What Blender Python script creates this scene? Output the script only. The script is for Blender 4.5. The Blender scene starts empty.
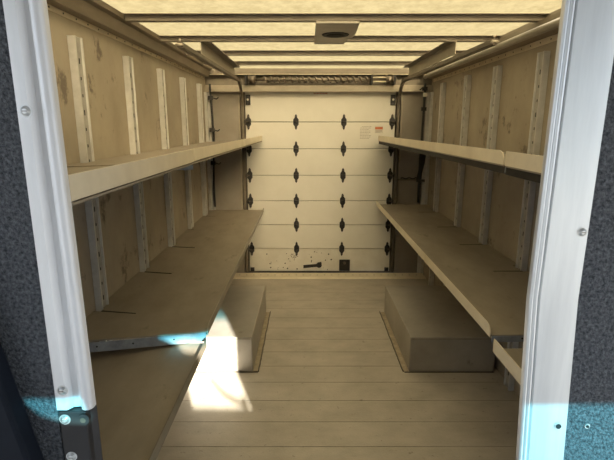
import bpy, bmesh, math, random
from mathutils import Vector, Matrix
random.seed(4)
C = bpy.context.scene.collection
scene = bpy.context.scene
PI = math.pi

# ------------------------------------------------------------------ camera
cam_d = bpy.data.cameras.new('camera'); cam = bpy.data.objects.new('camera', cam_d); C.objects.link(cam)
FPX = 465.0
cam_d.sensor_fit = 'HORIZONTAL'; cam_d.sensor_width = 36.0
cam_d.lens = 36.0 * FPX / 614.0
cam_d.clip_start = 0.02; cam_d.clip_end = 400
cam.location = (0, 0, 1.62)
cam.rotation_euler = (PI / 2 - math.atan(105.0 / FPX), 0, 0)
scene.camera = cam

# ------------------------------------------------------------------ light
SKY, SKY_COL = 2.5, (0.74, 0.86, 1.0)
SUN, SUN_COL = 46.0, (1.0, 0.93, 0.80)
SUN_DIR = Vector((-0.36, 1.0, -0.33))           # direction the light travels
world = bpy.data.worlds.new('sky'); scene.world = world
world.use_nodes = True
bg = world.node_tree.nodes['Background']
bg.inputs['Color'].default_value = (*SKY_COL, 1); bg.inputs['Strength'].default_value = SKY
sun_d = bpy.data.lights.new('sun', 'SUN'); sun_d.energy = SUN; sun_d.color = SUN_COL; sun_d.angle = math.radians(0.53)
sun = bpy.data.objects.new('sun', sun_d); C.objects.link(sun)
sun.location = (3, -8, 6)
sun.rotation_euler = SUN_DIR.to_track_quat('-Z', 'Y').to_euler()
scene.view_settings.view_transform = 'Standard'
scene.view_settings.look = 'None'
scene.view_settings.gamma = 1.0
scene.view_settings.use_curve_mapping = False
scene.view_settings.exposure = 0.0
scene.cycles.max_bounces = 14
scene.cycles.diffuse_bounces = 8
scene.cycles.transparent_max_bounces = 16
scene.cycles.sample_clamp_indirect = 6.0

# ------------------------------------------------------------------ materials
def ramp_node(nt, stops, fac):
    r = nt.nodes.new('ShaderNodeValToRGB')
    while len(r.color_ramp.elements) < len(stops): r.color_ramp.elements.new(0.5)
    for e, (p, c) in zip(r.color_ramp.elements, stops):
        e.position = p; e.color = (*c, 1) if len(c) == 3 else c
    nt.links.new(fac, r.inputs[0])
    return r

def mat(name, c1, c2=None, rough=0.6, metal=0.0, scale=6.0, stretch=(1, 1, 1), bump=0.0, bscale=60.0, spots=None, spot_scale=9.0, spot_cut=0.66, spec=0.5, detail=6.0):
    m = bpy.data.materials.new(name); m.use_nodes = True
    nt = m.node_tree; b = nt.nodes['Principled BSDF']
    b.inputs['Roughness'].default_value = rough; b.inputs['Metallic'].default_value = metal
    b.inputs['Specular IOR Level'].default_value = spec
    if c2 is None: c2 = tuple(x * 0.86 for x in c1)
    g = nt.nodes.new('ShaderNodeNewGeometry')           # world position
    mp = nt.nodes.new('ShaderNodeMapping'); mp.inputs['Scale'].default_value = stretch
    nt.links.new(g.outputs['Position'], mp.inputs[0])
    n = nt.nodes.new('ShaderNodeTexNoise'); n.inputs['Scale'].default_value = scale; n.inputs['Detail'].default_value = detail
    n.inputs['Roughness'].default_value = 0.65
    nt.links.new(mp.outputs[0], n.inputs['Vector'])
    r = ramp_node(nt, [(0.32, c2), (0.66, c1)], n.outputs['Fac'])
    out = r.outputs[0]
    if spots:
        n2 = nt.nodes.new('ShaderNodeTexNoise'); n2.inputs['Scale'].default_value = spot_scale; n2.inputs['Detail'].default_value = 8
        n2.inputs['Roughness'].default_value = 0.7
        nt.links.new(mp.outputs[0], n2.inputs['Vector'])
        r2 = ramp_node(nt, [(spot_cut, (0, 0, 0)), (min(spot_cut + 0.08, 1), (1, 1, 1))], n2.outputs['Fac'])
        mx = nt.nodes.new('ShaderNodeMixRGB'); nt.links.new(r2.outputs[0], mx.inputs[0])
        nt.links.new(out, mx.inputs[1]); mx.inputs[2].default_value = (*spots, 1)
        out = mx.outputs[0]
    nt.links.new(out, b.inputs['Base Color'])
    if bump:
        n3 = nt.nodes.new('ShaderNodeTexNoise'); n3.inputs['Scale'].default_value = bscale; n3.inputs['Detail'].default_value = 4
        nt.links.new(mp.outputs[0], n3.inputs['Vector'])
        bp = nt.nodes.new('ShaderNodeBump'); bp.inputs['Strength'].default_value = bump; bp.inputs['Distance'].default_value = 0.01
        nt.links.new(n3.outputs['Fac'], bp.inputs['Height']); nt.links.new(bp.outputs[0], b.inputs['Normal'])
    return m

M = {}
M['floor'] = mat('worn_plank_floor', (0.50, 0.45, 0.38), (0.385, 0.345, 0.285), 0.5, 0.2, 4.0, (1.0, 1.3, 1), 0.12, 90, spots=(0.22, 0.19, 0.155), spot_scale=20, spot_cut=0.615)
M['groove'] = mat('dark_groove', (0.13, 0.11, 0.085), None, 0.9)
M['wall'] = mat('scuffed_tan_panel', (0.40, 0.345, 0.265), (0.29, 0.245, 0.185), 0.62, 0.1, 2.6, (1, 1, 0.8), 0.03, 40, spots=(0.15, 0.12, 0.095), spot_scale=6.5, spot_cut=0.585)
M['rear'] = mat('grey_brown_panel', (0.32, 0.29, 0.25), (0.25, 0.22, 0.19), 0.55, 0.2, 3.0)
M['door'] = mat('cream_door_paint', (0.90, 0.87, 0.80), (0.82, 0.79, 0.71), 0.45, 0, 1.8, spots=(0.66, 0.62, 0.54), spot_scale=5, spot_cut=0.70)
M['doorlow'] = mat('soiled_cream_door_paint', (0.84, 0.81, 0.74), (0.70, 0.66, 0.58), 0.5, 0, 4.0, spots=(0.10, 0.08, 0.07), spot_scale=11, spot_cut=0.66)
M['deck'] = mat('scuffed_shelf_board', (0.31, 0.265, 0.205), (0.225, 0.19, 0.145), 0.55, 0.1, 3.2, (1.6, 0.7, 1), 0.05, 70, spots=(0.19, 0.16, 0.12), spot_scale=6, spot_cut=0.62)
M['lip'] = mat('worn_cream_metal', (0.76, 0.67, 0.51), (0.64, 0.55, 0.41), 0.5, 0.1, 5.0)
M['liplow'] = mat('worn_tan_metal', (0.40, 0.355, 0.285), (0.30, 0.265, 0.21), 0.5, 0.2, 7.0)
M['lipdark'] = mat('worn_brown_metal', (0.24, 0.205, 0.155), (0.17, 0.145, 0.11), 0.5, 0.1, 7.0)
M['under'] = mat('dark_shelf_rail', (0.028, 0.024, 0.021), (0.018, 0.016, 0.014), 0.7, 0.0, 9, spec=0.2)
M['galv'] = mat('galvanised_steel', (0.66, 0.65, 0.63), (0.52, 0.51, 0.49), 0.42, 0.2, 14.0)
M['galvface'] = mat('darker_steel_face', (0.44, 0.42, 0.39), (0.31, 0.295, 0.27), 0.5, 0.2, 18)
M['trackdark'] = mat('brown_track_steel', (0.15, 0.125, 0.095), (0.10, 0.085, 0.065), 0.6, 0.1, 10)
M['hole'] = mat('black_hole', (0.02, 0.02, 0.018), None, 0.9)
M['alu'] = mat('brushed_aluminium', (0.76, 0.77, 0.77), (0.60, 0.61, 0.62), 0.42, 0.68, 5.0, (3, 3, 0.25), 0.02, 60)
M['aluw'] = mat('bright_aluminium', (0.86, 0.85, 0.85), (0.74, 0.73, 0.73), 0.45, 0.25, 6.0, (3, 3, 0.3))
M['box'] = mat('dull_aluminium_sheet', (0.48, 0.45, 0.40), (0.35, 0.32, 0.28), 0.42, 0.4, 2.6, spots=(0.24, 0.20, 0.16), spot_scale=5, spot_cut=0.64)
M['seal'] = mat('tan_sealant', (0.40, 0.34, 0.24), (0.25, 0.2, 0.14), 0.8, 0, 20)
M['black'] = mat('black_metal', (0.030, 0.027, 0.027), None, 0.5, 0.2, 20)
M['rubber'] = mat('black_rubber', (0.025, 0.025, 0.025), None, 0.7)
M['bow'] = mat('grey_brown_steel', (0.19, 0.165, 0.13), (0.14, 0.12, 0.095), 0.55, 0.2, 8)
M['cove'] = mat('tan_painted_rail', (0.25, 0.205, 0.155), (0.18, 0.15, 0.11), 0.5, 0.2, 5, (2, 0.5, 2))
M['strip'] = mat('cream_riveted_strip', (0.74, 0.65, 0.50), (0.62, 0.54, 0.40), 0.5, 0.1, 8)
M['cove2'] = mat('pale_tan_plate', (0.40, 0.35, 0.275), (0.32, 0.28, 0.22), 0.5, 0.15, 5)
M['flange'] = mat('blue_grey_steel', (0.34, 0.36, 0.39), (0.20, 0.21, 0.23), 0.5, 0.2, 18)
M['pipe'] = mat('grey_pipe', (0.36, 0.33, 0.28), (0.28, 0.25, 0.21), 0.35, 0.3, 6)
M['steel'] = mat('dark_oiled_steel', (0.17, 0.14, 0.11), (0.10, 0.08, 0.06), 0.4, 0.6, 15)
M['bolt'] = mat('zinc_bolt', (0.75, 0.75, 0.74), (0.6, 0.6, 0.58), 0.35, 0.7, 30)
M['carpet'] = mat('charcoal_carpet', (0.165, 0.170, 0.182), (0.042, 0.045, 0.050), 0.95, 0, 130, bump=1.0, bscale=200, spec=0.1, detail=3)
M['navy'] = mat('dark_navy_vinyl', (0.008, 0.011, 0.018), (0.005, 0.007, 0.012), 0.75, 0, 10, spec=0.2)
M['plate'] = mat('grey_light_housing', (0.40, 0.37, 0.32), (0.33, 0.30, 0.25), 0.5, 0.2, 6)
M['white'] = mat('white_sticker', (0.80, 0.77, 0.70), None, 0.5)
M['red'] = mat('faded_red_print', (0.55, 0.17, 0.07), None, 0.5)
M['ink'] = mat('grey_print', (0.42, 0.38, 0.33), None, 0.6)
M['ground'] = mat('asphalt', (0.20, 0.19, 0.18), (0.13, 0.13, 0.12), 0.9, 0, 3)
M['cab'] = mat('grey_cab_panel', (0.45, 0.46, 0.47), None, 0.6)

# translucent fibreglass roof: daylight really passes through it
m = bpy.data.materials.new('translucent_fibreglass'); m.use_nodes = True; nt = m.node_tree
nt.nodes.remove(nt.nodes['Principled BSDF'])
g = nt.nodes.new('ShaderNodeNewGeometry'); mp = nt.nodes.new('ShaderNodeMapping'); mp.inputs['Scale'].default_value = (1.5, 1.1, 1)
nt.links.new(g.outputs['Position'], mp.inputs[0])
n = nt.nodes.new('ShaderNodeTexNoise'); n.inputs['Scale'].default_value = 13; n.inputs['Detail'].default_value = 9; n.inputs['Roughness'].default_value = 0.75
nt.links.new(mp.outputs[0], n.inputs['Vector'])
r = ramp_node(nt, [(0.34, (0.190, 0.148, 0.070)), (0.60, (0.282, 0.225, 0.115))], n.outputs['Fac'])
tl = nt.nodes.new('ShaderNodeBsdfTranslucent'); nt.links.new(r.outputs[0], tl.inputs[0])
df = nt.nodes.new('ShaderNodeBsdfDiffuse'); df.inputs[0].default_value = (0.7, 0.58, 0.36, 1)
mx0 = nt.nodes.new('ShaderNodeMixShader'); mx0.inputs[0].default_value = 0.15
nt.links.new(tl.outputs[0], mx0.inputs[1]); nt.links.new(df.outputs[0], mx0.inputs[2])
# the sheet also passes part of the daylight on in a broad forward lobe, as glass fibre does
rf = nt.nodes.new('ShaderNodeBsdfRefraction'); rf.inputs['Color'].default_value = (0.92, 0.78, 0.52, 1)
rf.inputs['Roughness'].default_value = 0.95; rf.inputs['IOR'].default_value = 1.35
mx = nt.nodes.new('ShaderNodeMixShader'); mx.inputs[0].default_value = 0.34
nt.links.new(mx0.outputs[0], mx.inputs[1]); nt.links.new(rf.outputs[0], mx.inputs[2])
nt.links.new(mx.outputs[0], nt.nodes['Material Output'].inputs[0])
M['roof'] = m

# windscreen panes whose blue shade bands are set to tint the sun patches
def shade_glass(name, z_clear, z_full):
    m = bpy.data.materials.new(name); m.use_nodes = True; nt = m.node_tree
    nt.nodes.remove(nt.nodes['Principled BSDF'])
    g = nt.nodes.new('ShaderNodeNewGeometry'); sp = nt.nodes.new('ShaderNodeSeparateXYZ'); nt.links.new(g.outputs['Position'], sp.inputs[0])
    mr = nt.nodes.new('ShaderNodeMapRange'); mr.inputs[1].default_value = z_clear; mr.inputs[2].default_value = z_full
    nt.links.new(sp.outputs['Z'], mr.inputs[0])
    r = ramp_node(nt, [(0.0, (0.97, 0.98, 0.98)), (0.5, (0.50, 0.72, 0.78)), (1.0, (0.19, 0.43, 0.51))], mr.outputs[0])
    tr = nt.nodes.new('ShaderNodeBsdfTransparent'); nt.links.new(r.outputs[0], tr.inputs[0])
    nt.links.new(tr.outputs[0], nt.nodes['Material Output'].inputs[0])
    M[name] = m
shade_glass('windscreen', 1.525, 1.575)
shade_glass('windscreen_right', 1.34, 1.44)

# ------------------------------------------------------------------ mesh helpers
class MB:
    """collects shapes in world coordinates; build() links them as ONE mesh object"""
    def __init__(self): self.bm = bmesh.new(); self.mats = []
    def mi(self, m):
        m = M[m]
        if m not in self.mats: self.mats.append(m)
        return self.mats.index(m)
    def poly(self, pts_a, pts_b, m, smooth=False, caps=True):
        """closed loops a and b joined by quads and capped"""
        k = self.mi(m); n = len(pts_a)
        a = [self.bm.verts.new(p) for p in pts_a]; b = [self.bm.verts.new(p) for p in pts_b]
        fs = []
        for i in range(n):
            f = self.bm.faces.new((a[i], a[(i + 1) % n], b[(i + 1) % n], b[i])); f.smooth = smooth; fs.append(f)
        if caps: fs.append(self.bm.faces.new(a[::-1])); fs.append(self.bm.faces.new(b))
        for f in fs: f.material_index = k
        return a + b
    def box(self, x0, x1, y0, y1, z0, z1, m):
        return self.poly([(x0, y0, z0), (x1, y0, z0), (x1, y1, z0), (x0, y1, z0)], [(x0, y0, z1), (x1, y0, z1), (x1, y1, z1), (x0, y1, z1)], m)
    def prism(self, prof, axis, a, b, m, smooth=False):
        def P(p, t):
            return {'x': (t, p[0], p[1]), 'y': (p[0], t, p[1]), 'z': (p[0], p[1], t)}[axis]
        return self.poly([P(p, a) for p in prof], [P(p, b) for p in prof], m, smooth)
    def cyl(self, p, axis, length, r, m, seg=16, r2=None):
        d = Vector({'x': (1, 0, 0), 'y': (0, 1, 0), 'z': (0, 0, 1)}[axis]) if isinstance(axis, str) else Vector(axis).normalized()
        u = d.orthogonal().normalized(); w = d.cross(u); p = Vector(p); r2 = r if r2 is None else r2
        A = [p + (u * math.cos(t) + w * math.sin(t)) * r for t in [2 * PI * i / seg for i in range(seg)]]
        B = [p + d * length + (u * math.cos(t) + w * math.sin(t)) * r2 for t in [2 * PI * i / seg for i in range(seg)]]
        return self.poly(A, B, m, True)
    def sweep(self, pts, prof, m, smooth=False, up=Vector((1, 0, 0))):
        """prof: list of (a, b) offsets along the side vector `up` and the normal in the bend plane"""
        pts = [Vector(p) for p in pts]; k = self.mi(m); loops = []
        for i, p in enumerate(pts):
            d = (pts[min(i + 1, len(pts) - 1)] - pts[max(i - 1, 0)]).normalized()
            s = (up - d * up.dot(d))
            s = d.orthogonal().normalized() if s.length < 1e-5 else s.normalized()
            n = s.cross(d)
            loops.append([self.bm.verts.new(p + s * a + n * b) for a, b in prof])
        q = len(prof); fs = []
        for i in range(len(loops) - 1):
            for j in range(q):
                f = self.bm.faces.new((loops[i][j], loops[i][(j + 1) % q], loops[i + 1][(j + 1) % q], loops[i + 1][j])); f.smooth = smooth; fs.append(f)
        fs.append(self.bm.faces.new(loops[0][::-1])); fs.append(self.bm.faces.new(loops[-1]))
        for f in fs: f.material_index = k
    def tube(self, pts, r, m, seg=10, up=Vector((1, 0, 0))):
        self.sweep(pts, [(r * math.cos(2 * PI * i / seg), r * math.sin(2 * PI * i / seg)) for i in range(seg)], m, True, up)
    def build(self, name, parent=None, bevel=0.0):
        bmesh.ops.recalc_face_normals(self.bm, faces=self.bm.faces)
        me = bpy.data.meshes.new(name)
        if parent is not None:
            off = Vector(parent.location); q = parent.parent
            while q is not None: off += Vector(q.location); q = q.parent
            for v in self.bm.verts: v.co -= off
        self.bm.to_mesh(me); self.bm.free()
        for m in self.mats: me.materials.append(m)
        o = bpy.data.objects.new(name, me); C.objects.link(o)
        if parent is not None: o.parent = parent
        if bevel:
            md = o.modifiers.new('bevel', 'BEVEL'); md.width = bevel; md.segments = 2; md.limit_method = 'ANGLE'; md.angle_limit = math.radians(50)
        return o

def tag(o, label, cat, group=None, kind=None):
    o['label'] = label; o['category'] = cat
    if group: o['group'] = group
    if kind: o['kind'] = kind
    return o
def struct(o, label, cat): return tag(o, label, cat, None, 'structure')
def thing(name, loc, label, cat, group=None):
    o = bpy.data.objects.new(name, None); C.objects.link(o); o.location = loc; o.empty_display_size = 0.1
    return tag(o, label, cat, group)
def copy_tree(o):
    c = o.copy(); C.objects.link(c)
    for ch in list(o.children):
        d = ch.copy(); C.objects.link(d); d.parent = c
        for g in ch.children:
            e = g.copy(); C.objects.link(e); e.parent = d
    return c

XL, XR = -1.05, 1.29           # inner faces of the side walls
YB, YE = 0.85, 5.0             # bulkhead face, rear wall
ZR = 2.185                     # underside of the roof sheet

# ------------------------------------------------------------------ setting: floor, walls, roof
b = MB()
edges = [0.885]
y = 1.0685
while y < 4.75: edges.append(y); y += 0.2055
edges.append(4.985)
for a, c in zip(edges[:-1], edges[1:]):
    b.box(XL, XR, a + 0.0016, c - 0.0016, -0.03, 0.0, 'floor')
b.box(XL, XR, 0.885, 4.985, -0.05, -0.006, 'groove')
struct(b.build('floor'), 'worn grey brown cargo floor of crosswise planks', 'floor')

b = MB(); b.box(XL - 0.03, XL, YB + 0.06, YE + 0.05, -0.05, 2.19, 'wall')
struct(b.build('wall_left'), 'scuffed tan cargo wall panel on the left behind the slotted uprights', 'wall')
b = MB(); b.box(XR, XR + 0.03, YB + 0.06, YE + 0.05, -0.05, 2.19, 'wall')
struct(b.build('wall_right'), 'scuffed tan cargo wall panel on the right behind the slotted uprights', 'wall')

b = MB()
k = b.mi('roof')
nx, ny = 2, 40
vs = [[b.bm.verts.new((XL - 0.03 + (XR - XL + 0.06) * i / nx, 0.86 + (5.06 - 0.86) * j / ny, ZR + 0.002)) for i in range(nx + 1)] for j in range(ny + 1)]
for j in range(ny):
    for i in range(nx):
        b.bm.faces.new((vs[j][i], vs[j][i + 1], vs[j + 1][i + 1], vs[j + 1][i])).material_index = k
struct(b.build('ceiling'), 'glowing cream translucent roof sheet over the cargo space', 'ceiling')

# rear wall pieces either side of the roll-up door, and its header
DL, DR = -0.645, 0.925
b = MB(); b.box(XL, DL - 0.05, 5.0, 5.05, -0.05, 2.0, 'rear'); b.box(DL - 0.066, DL - 0.05, 4.985, 5.05, 0, 1.945, 'liplow')
struct(b.build('wall_rear_left', bevel=0.002), 'plain grey brown rear wall panel left of the roll-up door', 'wall')
b = MB(); b.box(DR + 0.05, XR, 5.0, 5.05, -0.05, 2.0, 'rear'); b.box(DR + 0.05, DR + 0.066, 4.985, 5.05, 0, 1.945, 'liplow')
struct(b.build('wall_rear_right', bevel=0.002), 'plain grey brown rear wall panel right of the roll-up door', 'wall')
b = MB(); b.box(XL, XR, 5.02, 5.06, 2.0, 2.19, 'bow')
struct(b.build('wall_rear_header'), 'brown header panel behind the door spring', 'wall')
b = MB(); b.box(XL, XR, 4.96, 5.0, 1.958, 2.018, 'liplow'); b.box(XL, XR, 4.945, 4.96, 1.950, 1.962, 'liplow')
struct(b.build('trim_1', bevel=0.003), 'cream header rail across the top of the roll-up door', 'trim')
b = MB(); b.box(XL + 0.06, XR - 0.06, 4.96, 5.02, 2.118, 2.150, 'bow')
b.box(XL + 0.06, XR - 0.06, 4.95, 4.96, 2.118, 2.124, 'strip')
struct(b.build('trim_2', bevel=0.002), 'dark beam along the rear edge of the roof', 'trim')
b = MB()
b.prism([(4.775, 0.0), (4.785, 0.014), (4.93, 0.020), (4.955, 0.012), (4.955, 0.0)], 'x', XL + 0.01, XR - 0.01, 'strip')
for i in range(30): b.cyl((XL + 0.08 + i * 0.0775, 4.86, 0.016), 'z', 0.004, 0.008, 'liplow', 8)
struct(b.build('trim_3'), 'pale threshold plate on the floor before the roll-up door', 'threshold')

# long rails between wall tops and roof
b = MB()
b.prism([(-1.05, 2.076), (-1.046, 2.076), (-1.046, 2.097), (-1.05, 2.097)], 'y', 0.92, 4.95, 'strip')
b.prism([(-1.05, 2.098), (-1.000, 2.100), (-0.982, 2.154), (-0.990, 2.158), (-0.962, 2.163), (-0.954, ZR), (-1.05, ZR)], 'y', 0.92, 4.95, 'cove')
for i in range(34): b.cyl((-1.046, 1.0 + i * 0.115, 2.087), 'x', 0.002, 0.004, 'hole', 8)
struct(b.build('trim_4'), 'long tan roof rail with riveted strip along the left wall', 'rail')
b = MB()
b.prism([(1.29, 2.046), (1.286, 2.046), (1.286, 2.078), (1.29, 2.078)], 'y', 0.92, 4.95, 'strip')
b.prism([(1.29, 2.081), (1.225, 2.081), (1.215, 2.110), (1.222, 2.155), (1.250, 2.160), (1.258, ZR), (1.29, ZR)], 'y', 0.92, 4.95, 'cove')
for i in range(34): b.cyl((1.286, 1.0 + i * 0.115, 2.062), (-1, 0, 0), 0.002, 0.004, 'hole', 8)
struct(b.build('trim_5'), 'long tan roof rail with riveted strip along the right wall', 'rail')
# rear corner angles
for s, x, nm, side in ((1, XL, 'trim_6', 'left'), (-1, XR, 'trim_7', 'right')):
    b = MB()
    b.prism([(x, 4.92), (x + s * 0.03, 4.92), (x + s * 0.03, 4.965), (x + s * 0.055, 4.965), (x + s * 0.055, 4.999), (x, 4.999)], 'z', 0.0, 1.948, 'galv')
    struct(b.build(nm, bevel=0.002), 'pale upright corner angle in the %s rear corner' % side, 'trim')

# bulkhead between cab and cargo space, carpeted towards the cab
b = MB(); b.box(-1.45, -0.515, YB + 0.004, YB + 0.06, -0.05, 2.25, 'carpet')
struct(b.build('wall_bulkhead_left'), 'charcoal carpeted bulkhead wall left of the doorway', 'wall')
b = MB(); b.box(0.527, 1.60, YB + 0.004, YB + 0.06, -0.05, 2.25, 'carpet')
for x, z in ((0.582, 1.010),):
    b.cyl((x, YB + 0.004, z), (0, -1, 0), 0.0025, 0.0055, 'bolt', 14); b.cyl((x, YB + 0.0015, z), (0, -1, 0), 0.0022, 0.003, 'hole', 10)
struct(b.build('wall_bulkhead_right'), 'charcoal carpeted bulkhead wall right of the doorway', 'wall')
b = MB(); b.box(-0.512, 0.522, YB + 0.004, YB + 0.06, 2.04, 2.25, 'carpet')
struct(b.build('wall_bulkhead_header'), 'bulkhead panel above the doorway', 'wall')

# cab around the camera: floor, roof, added front mask whose openings shape the sun patches
b = MB(); b.box(-1.45, 1.60, -0.85, 0.884, -0.05, -0.002, 'cab'); struct(b.build('floor_cab'), 'cab floor in front of the bulkhead', 'floor')
b = MB(); b.box(-1.45, 1.60, -0.85, YB + 0.004, 2.12, 2.2, 'cab'); struct(b.build('ceiling_cab'), 'cab roof', 'ceiling')
b = MB()
FY0, FY1 = -0.80, -0.75
def fw(poly): b.prism(poly, 'y', FY0, FY1, 'cab')
fw([(-1.45, -0.05), (1.60, -0.05), (1.60, 1.05), (-1.45, 1.05)])
fw([(-1.45, 1.617), (0.132, 1.617), (0.142, 1.580), (0.30, 1.580), (0.33, 1.594), (0.49, 1.594), (0.52, 1.605), (1.60, 1.605), (1.60, 2.12), (-1.45, 2.12)])
fw([(-1.45, 1.05), (-0.02, 1.05), (-0.02, 1.617), (-1.45, 1.617)])
fw([(-0.02, 1.05), (0.475, 1.05), (0.468, 1.503), (0.405, 1.506), (0.385, 1.530), (0.32, 1.560), (0.28, 1.579), (0.15, 1.579), (0.135, 1.545), (0.07, 1.548), (0.028, 1.563), (0.0, 1.590), (-0.012, 1.617), (-0.02, 1.617)])
fw([(0.835, 1.05), (1.036, 1.05), (1.022, 1.605), (0.835, 1.605)])
fw([(1.38, 1.05), (1.60, 1.05), (1.60, 1.605), (1.38, 1.605)])
struct(b.build('wall_sun_mask'), 'unseen cab front wall with openings cut to shape the sun patches', 'wall')
b = MB(); b.box(-0.02, 0.90, -0.779, -0.771, 1.05, 1.617, 'windscreen')
struct(b.build('window_1'), 'unseen left windscreen pane, its blue band set to tint the sun patches', 'window')
b = MB(); b.box(0.90, 1.38, -0.779, -0.771, 1.05, 1.605, 'windscreen_right')
struct(b.build('window_2'), 'unseen right windscreen pane, its blue band lowered to tint the sun patch', 'window')
b = MB(); b.box(-40, 40, -40, 40, -0.8, -0.75, 'ground'); struct(b.build('ground'), 'asphalt yard outside', 'ground')

t = thing('arc_shadow_rod', (0.70, -0.83, 1.05), 'thin unseen black wiper arm on the windscreen', 'rod')  # unseen curved tube added to throw a thin arc shadow across the sunlit floor
b = MB(); b.tube([(0.66, -0.83, 1.19), (0.685, -0.83, 1.155), (0.715, -0.83, 1.125), (0.76, -0.83, 1.103), (0.815, -0.83, 1.092)], 0.011, 'black', 8, Vector((0, 1, 0))); b.build('arm', t)
b = MB(); b.cyl((0.815, -0.84, 1.092), 'y', 0.04, 0.016, 'black', 12); b.build('pivot', t)

# ------------------------------------------------------------------ roll-up door
door = bpy.data.objects.new('door_1', None); C.objects.link(door); door.location = (0.136, 5.03, 0)
struct(door, 'cream sectional roll-up door with black hinges at the rear', 'door')
zs = [0.012, 0.274, 0.547, 0.814, 1.091, 1.372, 1.651, 1.985]
for i in range(7):
    b = MB(); b.box(DL, DR, 5.012, 5.045, zs[i] + 0.003, zs[i + 1] - 0.003, 'doorlow' if i == 0 else 'door')
    b.build('door_panel', door, bevel=0.004)
b = MB(); b.box(DL - 0.06, DR + 0.06, 5.051, 5.06, -0.05, 2.0, 'steel'); b.build('door_backing', door)
hx = [-0.615, -0.116, 0.387, 0.893]
hprof = [(0, .082), (.011, .066), (.013, .045), (.028, .026), (.028, -.026), (.013, -.045), (.011, -.066), (0, -.082), (-.011, -.066), (-.013, -.045), (-.028, -.026), (-.028, .026), (-.013, .045), (-.011, .066)]
for x in hx:
    for i, z in enumerate(zs[1:-1]):
        b = MB()
        b.prism([(x + p, z + q) for p, q in hprof], 'y', 5.004, 5.013, 'black')
        b.cyl((x - 0.026, 4.998, z), 'x', 0.052, 0.010, 'black', 12)
        for dz in (-0.055, 0.055): b.cyl((x, 5.0045, z + dz), (0, -1, 0), 0.004, 0.006, 'steel', 8)
        if x in (hx[0], hx[3]):
            e = -1 if x < 0 else 1
            b.cyl((x, 4.992, z), (e, 0, 0), 0.045, 0.006, 'steel', 10)
            b.cyl((x + e * 0.03, 4.992, z), (e, 0, 0), 0.014, 0.019, 'black', 16)
        b.build('hinge', door)
for x in (-0.613, 0.893):
    b = MB(); b.box(x - 0.025, x + 0.025, 5.002, 5.013, 1.822, 1.925, 'black'); b.cyl((x, 5.002, 1.877), (0, -1, 0), 0.012, 0.022, 'black', 16)
    b.cyl((x, 4.990, 1.877), (0, -1, 0), 0.004, 0.012, 'white', 12)
    b.build('top_roller_bracket', door)
    b = MB(); b.box(x - 0.022, x + 0.022, 5.000, 5.013, 0.016, 0.058, 'black'); b.cyl((x, 5.0, 0.04), (0, -1, 0), 0.014, 0.016, 'black', 12)
    b.build('bottom_roller_bracket', door)
b = MB()   # latch bar with pivot
b.prism([(-0.040, 0.052), (-0.040, 0.084), (0.115, 0.098), (0.120, 0.068)], 'y', 4.998, 5.013, 'black')
b.cyl((0.135, 5.013, 0.088), (0, -1, 0), 0.022, 0.030, 'black', 16); b.cyl((0.150, 5.013, 0.108), (0, -1, 0), 0.018, 0.014, 'black', 10)
o = b.build('latch_handle', door)
b = MB()   # square recessed latch plate
b.box(0.362, 0.480, 5.004, 5.013, 0.022, 0.148, 'black')
for q in (0.362, 0.470): b.box(q, q + 0.010, 4.998, 5.004, 0.022, 0.148, 'black')
for q in (0.022, 0.080, 0.138): b.box(0.372, 0.470, 4.998, 5.004, q, q + 0.010, 'black')
b.cyl((0.421, 5.004, 0.112), (0, -1, 0), 0.008, 0.016, 'steel', 10)
b.build('latch_plate', door)
b = MB()
b.box(0.715, 0.800, 5.0105, 5.0125, 1.536, 1.612, 'white'); b.box(0.718, 0.797, 5.0095, 5.0105, 1.575, 1.600, 'red')
for q in (1.562, 1.552, 1.543): b.box(0.722, 0.790 - (q < 1.55) * 0.02, 5.0095, 5.0105, q, q + 0.004, 'ink')
o = b.build('warning_sticker', door); o['label'] = 'small white sticker with a faded red band'
b = MB()
for i in range(9):
    z = 1.602 - i * 0.0155; x0 = 0.560 + (0.02 if i == 0 else 0)
    x = x0
    while x < 0.672 - (i % 3) * 0.012:
        w = random.uniform(0.008, 0.022); b.box(x, min(x + w, 0.676), 5.0108, 5.0125, z, z + 0.005, 'ink'); x += w + 0.006
o = b.build('printed_notice', door); o['label'] = 'faded grey lines of small print'
b = MB(); b.box(0.062, 0.217, 5.0108, 5.0125, 1.928, 1.950, 'white')
for x in range(9): b.box(0.07 + x * 0.016, 0.081 + x * 0.016, 5.0098, 5.0108, 1.935, 1.944, 'red')
o = b.build('maker_label', door); o['label'] = 'narrow label with faded reddish print'
b = MB()
for i in range(26):
    x = random.choice((random.uniform(-0.5, -0.1), random.uniform(0.04, 0.3))); z = random.uniform(0.03, 0.24); r_ = random.uniform(0.003, 0.009)
    b.cyl((x, 5.0125, z), (0, -1, 0), 0.0012, r_, 'hole', 7)
for i in range(30):
    x = -0.15 + random.gauss(0, 0.022); z = 0.185 + random.gauss(0, 0.014); b.cyl((x, 5.0125, z), (0, -1, 0), 0.0012, random.uniform(0.003, 0.008), 'ink', 7)
o = b.build('dirt_specks', door); o['kind'] = 'stuff'

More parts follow.
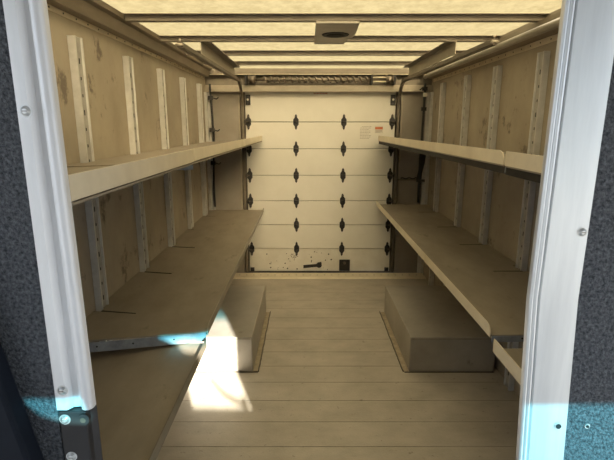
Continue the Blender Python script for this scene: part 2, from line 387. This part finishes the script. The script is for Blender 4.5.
# counterbalance spring above the door
sp_ = thing('counterbalance_spring', (0.13, 4.93, 2.068), 'dark coiled counterbalance spring on a shaft above the roll-up door', 'door spring')
b = MB(); b.cyl((-0.60, 4.93, 2.068), 'x', 1.48, 0.013, 'steel', 12); b.build('shaft', sp_)
b = MB(); pts = []
for i in range(17 * 14 + 1):
    t = i / 14.0; a = 2 * PI * t
    pts.append((-0.45 + t * 1.09 / 17, 4.93 + 0.026 * math.cos(a), 2.068 + 0.026 * math.sin(a)))
b.tube(pts, 0.010, 'steel', 6, Vector((1, 0, 0))); b.build('spring_coil', sp_)
b = MB(); b.cyl((-0.43, 4.93, 2.068), 'x', 1.06, 0.018, 'bow', 14); b.build('spring_core', sp_)
for x, rr in ((-0.555, 0.036), (0.835, 0.036)):
    b = MB(); b.cyl((x - 0.03, 4.93, 2.068), 'x', 0.06, rr, 'steel', 18); b.cyl((x - 0.036, 4.93, 2.068), 'x', 0.008, rr + 0.010, 'steel', 18); b.cyl((x + 0.028, 4.93, 2.068), 'x', 0.008, rr + 0.010, 'steel', 18)
    b.build('cable_drum', sp_)
b = MB(); b.box(0.650, 0.662, 4.89, 5.02, 2.022, 2.114, 'black'); b.build('spring_bracket', sp_)
b = MB(); b.box(-0.625, -0.612, 4.89, 5.02, 2.02, 2.11, 'black'); b.build('end_bracket', sp_)
b = MB(); b.box(0.880, 0.892, 4.89, 5.02, 2.02, 2.11, 'black'); b.build('end_bracket', sp_)
b = MB(); b.cyl((0.662, 4.915, 2.088), 'x', 0.14, 0.007, 'lip', 8); b.cyl((0.662, 4.915, 2.048), 'x', 0.14, 0.007, 'lip', 8); b.build('winding_rods', sp_)

# door tracks: overhead run, bend, upright run
def track(x, y0, label, inner):
    t = thing('door_track', (x, y0, 2.03), label, 'door track', 'tracks of the roll-up door')
    pts = [(x, y0, 2.030), (x, 4.70, 2.046)]
    for i in range(1, 9):
        a = PI / 2 * i / 8; pts.append((x, 4.70 + 0.2865 * math.sin(a), 2.046 - 0.255 * (1 - math.cos(a))))
    pts.append((x, 4.9865, 0.022))
    w = 0.014
    b = MB(); b.sweep(pts, [(-w, -w), (w, -w), (w, w), (-w, w)], 'trackdark'); b.build('rail', t)
    b = MB(); b.sweep([(x + inner * 0.015, p[1], p[2]) for p in pts[:2]], [(-0.003, -0.009), (0.003, -0.009), (0.003, 0.009), (-0.003, 0.009)], 'steel'); b.build('rail_slot', t)
    b = MB(); b.cyl((x, y0 + 0.012, 2.046), 'z', 0.018, 0.005, 'cove2', 8); b.cyl((x - 0.02, y0 - 0.002, 2.03), 'x', 0.04, 0.007, 'cove2', 10); b.build('end_bolt', t)
    return t
track(-0.668, 2.59, 'roll-up door track along the left side of the roof, bending down beside the door', 1)
track(0.948, 2.50, 'roll-up door track along the right side of the roof, bending down beside the door', -1)
# angle plates hanging from the roof bows over the tracks
def hanger(xw, xf, label):
    b = MB(); b.box(min(xw, xw + (xw > 0) * 0.004), max(xw, xw + (xw > 0) * 0.004) + (xw < 0) * 0.004, 3.20, 4.62, 2.070, 2.153, 'cove2')
    b.box(min(xw, xf), max(xw, xf), 3.20, 4.62, 2.147, 2.153, 'bow')
    tag(b.build('track_hanger_plate'), label, 'hanger plate', 'plates over the door tracks')
hanger(-0.690, -0.628, 'long flat angle plate under the roof above the left door track')
hanger(0.962, 0.905, 'long flat angle plate under the roof above the right door track')

# ------------------------------------------------------------------ roof bows
names = ['roof bow nearest the doorway, thick dark bar in front of the dome light', 'second roof bow from the doorway, at the rear edge of the dome light plate', 'third roof bow from the doorway, thin dark bar across the cream roof', 'fourth roof bow from the doorway, thin dark bar closest to the rear door']
bow0 = None
for i, yb in enumerate((2.645, 3.255, 3.87, 4.49)):
    if bow0 is None:
        b = MB(); b.prism([(yb - 0.05, 2.1845), (yb - 0.05, 2.181), (yb - 0.024, 2.179), (yb - 0.022, 2.154), (yb + 0.022, 2.154), (yb + 0.024, 2.179), (yb + 0.05, 2.181), (yb + 0.05, 2.1845)], 'x', -0.955, 1.255, 'bow')
        bow0 = b.build('roof_bow'); o = bow0; base_y = yb
    else:
        o = bow0.copy(); C.objects.link(o); o.location = (0, yb - base_y, 0)
    tag(o, names[i], 'roof bow', 'bows under the translucent roof')
# dome light on a plate between the first two bows
dl = thing('dome_light', (0.165, 2.89, 2.15), 'dark oval dome light on a notched grey plate under the roof', 'ceiling light')
b = MB(); b.prism([(0.047, 2.625), (0.277, 2.625), (0.285, 2.88), (0.280, 3.04), (0.250, 3.08), (0.243, 3.27), (0.047, 3.27)], 'z', 2.140, 2.1535, 'plate'); b.build('mounting_plate', dl, bevel=0.003)
b = MB(); b.cyl((0.168, 2.93, 2.141), (0, 0, -1), 0.006, 0.082, 'rubber', 32, 0.076); b.build('lamp_ring', dl)
b = MB(); b.cyl((0.168, 2.93, 2.1355), (0, 0, -1), 0.004, 0.058, 'hole', 28, 0.04); o = b.build('lamp_lens', dl)

# pipe along the right roof rail
b = MB(); b.cyl((1.190, 0.95, 2.092), 'y', 3.95, 0.021, 'pipe', 18)
for yq in (1.5, 2.7, 3.9): b.box(1.190, 1.226, yq, yq + 0.03, 2.085, 2.099, 'cove')
tag(b.build('conduit_pipe'), 'long grey pipe running under the right roof rail', 'pipe')

# ------------------------------------------------------------------ slotted wall uprights
PW = 0.037
def upright_proto(name):
    b = MB()   # local: wall plane at x=0, aisle towards +x
    b.prism([(0.0, -PW), (0.0, PW), (0.034, PW), (0.034, PW - 0.008), (0.026, PW - 0.010), (0.026, -PW + 0.010), (0.034, -PW + 0.008), (0.034, -PW)], 'z', 0.004, 2.003, 'galv')
    b.box(0.0255, 0.0262, -PW + 0.011, PW - 0.011, 0.006, 2.001, 'galvface')  # recessed face in a darker tone than the rims
    z = 0.10
    j = 0
    while z < 1.97:
        w, h = (0.0045, 0.007) if j % 3 else (0.0045, 0.012)
        b.box(0.0258, 0.0268, -w, w, z - h, z + h, 'hole'); z += 0.075; j += 1
    return b.build(name)
post_y = {'l': (2.205, 2.83, 3.445, 4.035, 4.64), 'r': (2.645, 3.262, 3.85, 4.53)}
ords = ['nearest the doorway', 'second from the doorway', 'third from the doorway', 'fourth from the doorway', 'in the rear corner, fifth from the doorway']
p0 = upright_proto('slotted_upright')
first = True
for i, yy in enumerate(post_y['l']):
    o = p0 if first else p0.copy()
    if not first: C.objects.link(o)
    first = False
    o.location = (XL + 0.001, yy, 0)
    tag(o, 'slotted steel upright on the left wall, ' + ords[i], 'upright', 'slotted uprights on the left wall')
for i, yy in enumerate(post_y['r']):
    o = p0.copy(); C.objects.link(o)
    o.location = (XR - 0.001, yy, 0); o.rotation_euler = (0, 0, PI)
    tag(o, 'slotted steel upright on the right wall, ' + (ords[i] if i < 3 else 'fourth from the doorway, near the rear corner'), 'upright', 'slotted uprights on the right wall')

# ------------------------------------------------------------------ shelves
def shelf(label, group, side, y0, y1, xe, zedge, zwall, lo, hi, y0w=None, lipmat='lip', round_end=True, endlip=0.045, slits=True, flange=0.026):
    """side -1 left wall / +1 right wall. zedge(y), zwall(y): height of the board at the aisle edge and at the wall; lip from zlip+lo to zlip+hi"""
    s = side; xw = XL + 0.002 if s < 0 else XR - 0.002
    y0w = y0 if y0w is None else y0w
    root = thing('shelf', (xe, (y0 + y1) / 2, zedge((y0 + y1) / 2)), label, 'shelf', group)
    def zz(x, y):
        t = (x - xe) / (xw - xe); return zedge(y) * (1 - t) + zwall(y) * t
    # board outline with notches round the uprights
    out = [(xe, y0), (xe, y1), (xw, y1)] if y1 < 4 else [(xe, y0), (xe, y1 + 0.045), (xe + s * 0.30, y1 + 0.045), (xe + s * 0.30, y1), (xw, y1)]
    ps = [q for q in post_y['l' if s < 0 else 'r'] if y0w + 0.08 < q < y1 - 0.08]
    for q in sorted(ps, reverse=True):
        g = PW + 0.024
        xi = xw - s * 0.040
        out += [(xw, q + g), (xi, q + g), (xi, q - g), (xw, q - g)]
    out += [(xw, y0w)]
    b = MB()
    th = 0.006
    b.poly([(x, y, zz(x, y) - th) for x, y in out], [(x, y, zz(x, y)) for x, y in out], 'deck')
    if slits:
        for q in ps:      # saw cuts beside each upright
            a = xw - s * 0.034; e = xw - s * 0.20
            b.poly([(a, q - 0.050, zz(a, q) - 0.002), (e, q - 0.047, zz(e, q) - 0.002), (e, q - 0.052, zz(e, q) - 0.002), (a, q - 0.062, zz(a, q) - 0.002)],
                   [(a, q - 0.050, zz(a, q) + 0.0012), (e, q - 0.047, zz(e, q) + 0.0012), (e, q - 0.052, zz(e, q) + 0.0012), (a, q - 0.062, zz(a, q) + 0.0012)], 'hole')
    bmesh.ops.triangulate(b.bm, faces=[f for f in b.bm.faces if len(f.verts) > 4])
    b.build('board', root)
    # upturned lip along the aisle edge with rounded front corner
    b = MB()
    n = 12; top = []; r_ = 0.05 if round_end else 0.0
    ye = y1 + (0.045 if y1 > 4 else 0)
    ys = [y0 + (ye - y0) * i / n for i in range(n + 1)]
    prof = [(y, zedge(y) + lo) for y in ys]
    tp = []
    for y in reversed(ys[1:]): tp.append((y, zedge(y) + hi))
    h = hi - lo
    if round_end:
        rr = h * 0.7
        for i in range(6):
            a = PI / 2 * i / 5
            tp.append((y0 + 0.05 - 0.05 * math.sin(a), zedge(y0) + hi - rr + rr * math.cos(a)))
    else: tp.append((y0, zedge(y0) + hi))
    prof = prof + tp
    x0, x1 = (xe - 0.002, xe + 0.002)
    b.prism(prof, 'x', x0, x1, lipmat)
    bmesh.ops.triangulate(b.bm, faces=[f for f in b.bm.faces if len(f.verts) > 4])
    # return flange under the lip
    for a, c in zip(ys[:-1], ys[1:]):
        za, zc = zedge(a) + lo, zedge(c) + lo
        if flange <= 0.02:
            b.poly([(xe, a, za), (xe + s * 0.028, a, za - flange), (xe + s * 0.031, a, za - flange + 0.003), (xe + s * 0.004, a, za + 0.003)],
                   [(xe, c, zc), (xe + s * 0.028, c, zc - flange), (xe + s * 0.031, c, zc - flange + 0.003), (xe + s * 0.004, c, zc + 0.003)], lipmat)
    b.build('front_lip', root)
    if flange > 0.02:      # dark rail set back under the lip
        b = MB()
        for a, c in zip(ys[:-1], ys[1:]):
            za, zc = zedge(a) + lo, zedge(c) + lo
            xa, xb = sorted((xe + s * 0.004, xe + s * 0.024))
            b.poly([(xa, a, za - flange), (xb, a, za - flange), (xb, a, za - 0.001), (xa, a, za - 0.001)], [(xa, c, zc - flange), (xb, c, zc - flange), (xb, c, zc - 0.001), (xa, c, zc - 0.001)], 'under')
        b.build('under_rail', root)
    # downturned flange at the front end
    if endlip:
        b = MB(); m_ = 9; xi = xe + s * 0.006
        for i in range(m_):
            ta, tc = i / m_, (i + 1) / m_
            def pt(t, dz, dy):
                x = xi + (xw - s * 0.036 - xi) * t; y = y0 + (y0w - y0) * t
                return (x, y + dy, zz(x, y) + dz)
            b.poly([pt(ta, -0.004, -0.003), pt(ta, -endlip, -0.003), pt(ta, -endlip, 0.0), pt(ta, -0.004, 0.0)],
                   [pt(tc, -0.004, -0.003), pt(tc, -endlip, -0.003), pt(tc, -endlip, 0.0), pt(tc, -0.004, 0.0)], 'flange')
        for t in (0.25, 0.55, 0.8):
            p_ = pt(t, -endlip * 0.5, -0.003); b.cyl(p_, (0, -1, 0), 0.0015, 0.004, 'hole', 8)
        b.build('end_flange', root)
    # gussets under the board at the uprights
    for q in ps:
        b = MB(); a = xw - s * 0.036; e = xe + s * 0.06
        b.poly([(a, q - 0.003, zz(a, q) - 0.007), (e, q - 0.003, zz(e, q) - 0.007), (e, q - 0.003, zz(e, q) - 0.020), (a, q - 0.003, zz(a, q) - 0.09)],
               [(a, q + 0.003, zz(a, q) - 0.007), (e, q + 0.003, zz(e, q) - 0.007), (e, q + 0.003, zz(e, q) - 0.020), (a, q + 0.003, zz(a, q) - 0.09)], 'galv')
        b.build('bracket', root)
    return root
lin = lambda ya, za, yb, zb: (lambda y: za + (zb - za) * (y - ya) / (yb - ya))
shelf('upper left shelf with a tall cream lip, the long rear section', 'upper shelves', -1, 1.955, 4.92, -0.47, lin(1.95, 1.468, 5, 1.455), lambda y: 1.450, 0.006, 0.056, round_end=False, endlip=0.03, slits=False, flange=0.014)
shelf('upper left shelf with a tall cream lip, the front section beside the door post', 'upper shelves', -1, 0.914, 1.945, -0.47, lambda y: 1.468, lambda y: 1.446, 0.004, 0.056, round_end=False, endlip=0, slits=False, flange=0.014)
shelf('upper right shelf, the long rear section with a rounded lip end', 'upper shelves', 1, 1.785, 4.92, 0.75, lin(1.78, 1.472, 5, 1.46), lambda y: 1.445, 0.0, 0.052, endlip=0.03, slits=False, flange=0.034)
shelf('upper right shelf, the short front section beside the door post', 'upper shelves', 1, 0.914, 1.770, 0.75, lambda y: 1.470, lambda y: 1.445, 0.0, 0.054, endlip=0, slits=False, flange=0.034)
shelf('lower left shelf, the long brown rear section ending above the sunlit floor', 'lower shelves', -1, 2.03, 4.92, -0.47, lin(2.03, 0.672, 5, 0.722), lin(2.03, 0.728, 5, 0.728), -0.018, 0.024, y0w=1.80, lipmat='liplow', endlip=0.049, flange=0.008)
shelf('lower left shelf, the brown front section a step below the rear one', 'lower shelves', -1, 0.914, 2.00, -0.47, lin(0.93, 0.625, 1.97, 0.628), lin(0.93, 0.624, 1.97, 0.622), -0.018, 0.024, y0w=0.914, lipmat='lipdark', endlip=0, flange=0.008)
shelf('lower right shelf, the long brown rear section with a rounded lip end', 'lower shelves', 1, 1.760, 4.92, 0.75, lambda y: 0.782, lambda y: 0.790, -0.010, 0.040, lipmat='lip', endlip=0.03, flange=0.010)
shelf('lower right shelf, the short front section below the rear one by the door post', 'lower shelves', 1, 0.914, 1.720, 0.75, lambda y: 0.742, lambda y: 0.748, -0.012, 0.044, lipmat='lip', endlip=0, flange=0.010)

# ------------------------------------------------------------------ wheel arch boxes
def wheel_box(x0, x1, s, label):
    t = thing('wheel_arch_box', ((x0 + x1) / 2, 3.35, 0), label, 'wheel arch box', 'wheel arch boxes on the floor')
    b = MB(); b.box(x0, x1, 2.84, 3.86, 0.001, 0.252, 'box'); b.build('body', t, bevel=0.006)
    xa = x1 if s > 0 else x0            # aisle face
    b = MB(); b.box(min(xa, xa + s * 0.036), max(xa, xa + s * 0.036), 2.845, 3.855, 0.0005, 0.004, 'seal'); b.build('base_flange', t)
    b = MB(); pts = []
    for i in range(31): pts.append((xa + s * (0.037 + random.uniform(-0.0018, 0.0018)), 2.84 + i * 1.03 / 30, 0.003))
    b.tube(pts, 0.0045, 'groove', 6, Vector((0, 0, 1))); b.tube([(min(x0, x0) + 0.005 if s > 0 else x0 - 0.03, 2.832, 0.003), (x1 + 0.035 if s > 0 else x1 - 0.005, 2.834, 0.003)], 0.004, 'groove', 6, Vector((0, 0, 1)))
    o = b.build('sealant_bead', t); o['label'] = 'dark sealant bead along the floor'
    b = MB(); b.box(x0 + 0.01, x1 - 0.01, 2.8365, 2.8395, 0.236, 0.247, 'liplow'); b.build('front_seam', t)
wheel_box(XL + 0.034, -0.363, 1, 'aluminium wheel arch box on the floor at left, its front end in sunlight')
wheel_box(0.684, XR - 0.034, -1, 'aluminium wheel arch box on the floor at right, in shade under the shelf')

# ------------------------------------------------------------------ bulkhead door posts
def bolt(parent, x, z, yf, r=0.0095, mt='bolt'):
    b = MB(); b.cyl((x, yf, z), (0, -1, 0), 0.0012, r * 1.2, mt, 20)
    for i, (ra, rb) in enumerate(((1.0, 0.93), (0.93, 0.75), (0.75, 0.40))): b.cyl((x, yf - 0.0012 - i * 0.0013, z), (0, -1, 0), 0.0013, r * ra, mt, 20, r * rb)
    b.box(x - r * 0.45, x + r * 0.45, yf - 0.0054, yf - 0.0046, z - 0.0008, z + 0.0008, 'steel')
    return b.build('bolt', parent)
def arc(cx, cy, r, a0, a1, n=8): return [(cx + r * math.cos(math.radians(a0 + (a1 - a0) * i / n)), cy + r * math.sin(math.radians(a0 + (a1 - a0) * i / n))) for i in range(n + 1)]
lp = thing('door_post', (-0.475, YB, 0), 'aluminium doorway post at left with a rounded inner bead and bolts', 'door post', 'posts of the bulkhead doorway')
b = MB()
def lprof(dx):
    return [(-0.514, YB), (-0.493, YB), (-0.490, YB + 0.003), (-0.484, YB + 0.012), (-0.477 + dx * 0.5, YB + 0.014)] + arc(-0.4635 + dx, YB + 0.012, 0.0125, 180, 360, 10) + [(-0.451 + dx, YB + 0.022), (-0.514, YB + 0.022)]
b.poly([(x, y, 1.048) for x, y in lprof(0.009)], [(x, y, 2.12) for x, y in lprof(-0.002)], 'aluw'); b.build('post_extrusion', lp, bevel=0.001)
bolt(lp, -0.498, 1.644, YB); bolt(lp, -0.497, 1.094, YB)
b = MB(); b.prism([(-0.510, YB - 0.002), (-0.455, YB - 0.002), (-0.452, YB + 0.012), (-0.442, YB + 0.024), (-0.510, YB + 0.024)], 'z', 0.002, 1.046, 'black')
lb = b.build('lower_bracket', lp, bevel=0.002); lb['label'] = 'black lower bracket below the aluminium post'
for x, z, mt in ((-0.498, 1.029, 'bolt'), (-0.494, 0.941, 'bolt')): bolt(lb, x, z, YB - 0.002, 0.0095, mt)
b = MB(); b.cyl((-0.458, YB - 0.002, 1.031), (0, -1, 0), 0.006, 0.012, 'black', 16); b.cyl((-0.458, YB - 0.008, 1.031), (0, -1, 0), 0.001, 0.006, 'steel', 10); b.build('black_bolt', lb)

rp = thing('door_post', (0.48, YB, 0), 'wide flat aluminium doorway post at right with a ridged inner edge', 'door post', 'posts of the bulkhead doorway')
b = MB()
prof = [(0.432, YB + 0.014)] + arc(0.4365, YB + 0.0045, 0.0045, 180, 360, 6) + [(0.4390, YB + 0.006)] + arc(0.4445, YB + 0.0035, 0.0045, 180, 360, 6) + [(0.4500, YB + 0.005), (0.453, YB), (0.526, YB), (0.526, YB + 0.014)]
for za, zb, da, db in ((0.002, 0.90, 0.016, 0.016), (0.90, 1.289, 0.016, 0.0), (1.289, 2.12, 0.0, 0.008)):
    b.poly([(x + da, y, za) for x, y in prof], [(x + db, y, zb) for x, y in prof], 'alu', caps=False)
b.build('post_extrusion', rp)
bolt(rp, 0.516, 1.424, YB, 0.008)
b = MB(); b.cyl((0.520, YB, 1.012), (0, -1, 0), 0.0015, 0.0085, 'bolt', 16); b.cyl((0.520, YB - 0.0015, 1.012), (0, -1, 0), 0.001, 0.0055, 'hole', 12); b.build('screw_hole', rp)

# dark padded panel against the carpet, lower left
b = MB(); b.prism([(-1.0, 0.90), (-0.545, 0.90), (-0.556, 0.955), (-0.610, 1.225), (-0.66, 1.42), (-1.0, 1.60)], 'y', 0.806, 0.852, 'navy')
pd = b.build('padded_panel', bevel=0.008); tag(pd, 'dark navy padded panel leaning against the carpet, lower left corner', 'panel')

# ------------------------------------------------------------------ cables and straps in the rear corners
t = thing('wiring_cable', (-0.985, 4.80, 0.75), 'black cable hanging down the left rear corner with small clips', 'cable')
b = MB(); pts = [(-0.985 + 0.008 * math.sin(z * 5.1), 4.948 + 0.003 * math.cos(z * 3), z) for z in [0.76 + i * 0.047 for i in range(28)]]
b.tube(pts, 0.011, 'rubber', 8, Vector((1, 0, 0))); b.build('cable', t)
for z in (1.89, 1.57, 1.23):
    b = MB(); b.box(-1.01, -0.962, 4.918, 4.95, z - 0.02, z + 0.02, 'black'); b.tube([(-0.965, 4.93, z), (-0.925, 4.93, z - 0.012), (-0.905, 4.93, z + 0.006)], 0.006, 'black', 8, Vector((0, 0, 1))); b.build('cable_clip', t)
t = thing('wiring_cable', (1.185, 4.82, 0.80), 'black cable hanging down the right rear corner with a pale clip', 'cable')
b = MB(); pts = [(1.195 + 0.006 * math.sin(z * 4.3), 4.935, z) for z in [0.81 + i * 0.047 for i in range(27)]]
b.tube(pts, 0.012, 'rubber', 8, Vector((1, 0, 0))); b.build('cable', t)
for z in (1.98, 1.78):
    b = MB(); b.box(1.175, 1.225, 4.922, 4.95, z - 0.018, z + 0.018, 'black'); b.build('cable_clip', t)
b = MB(); b.box(1.180, 1.222, 4.914, 4.921, 1.900, 1.940, 'white'); b.tube([(1.20, 4.92, 1.96), (1.17, 4.92, 1.99), (1.145, 4.92, 1.965)], 0.007, 'rubber', 8, Vector((0, 0, 1))); b.build('pale_clip', t)
t = thing('tie_strap', (1.15, 4.78, 1.05), 'black strap hanging from under the upper right shelf by the rear corner', 'strap')
b = MB(); b.sweep([(1.184, 4.74, 1.43), (1.178, 4.74, 1.345), (1.168, 4.735, 1.25), (1.150, 4.735, 1.16), (1.136, 4.74, 1.075)], [(-0.022, -0.003), (0.022, -0.003), (0.022, 0.003), (-0.022, 0.003)], 'rubber'); b.build('strap', t)
b = MB(); b.box(1.115, 1.20, 4.73, 4.75, 1.055, 1.078, 'black'); b.build('buckle', t)
# framed access panel on the rear wall, right
t = thing('access_panel', (1.08, 4.98, 0.80), 'framed grey access panel low on the rear wall right of the door', 'panel')
b = MB(); b.box(0.975, 1.225, 4.985, 4.998, 0.81, 1.045, 'rear'); b.build('panel_face', t)
b = MB()
for x0, x1, z0, z1 in ((0.965, 0.980, 0.80, 1.055), (1.205, 1.22, 0.80, 1.055), (0.965, 1.22, 1.040, 1.058)): b.box(x0, x1, 4.975, 4.985, z0, z1, 'bow')
b.build('panel_frame', t)
b = MB(); b.tube([(1.0 + i * 0.02, 4.97, 1.065 + 0.006 * math.sin(i * 1.7)) for i in range(12)], 0.007, 'rubber', 6, Vector((0, 1, 0))); b.build('top_cord', t)
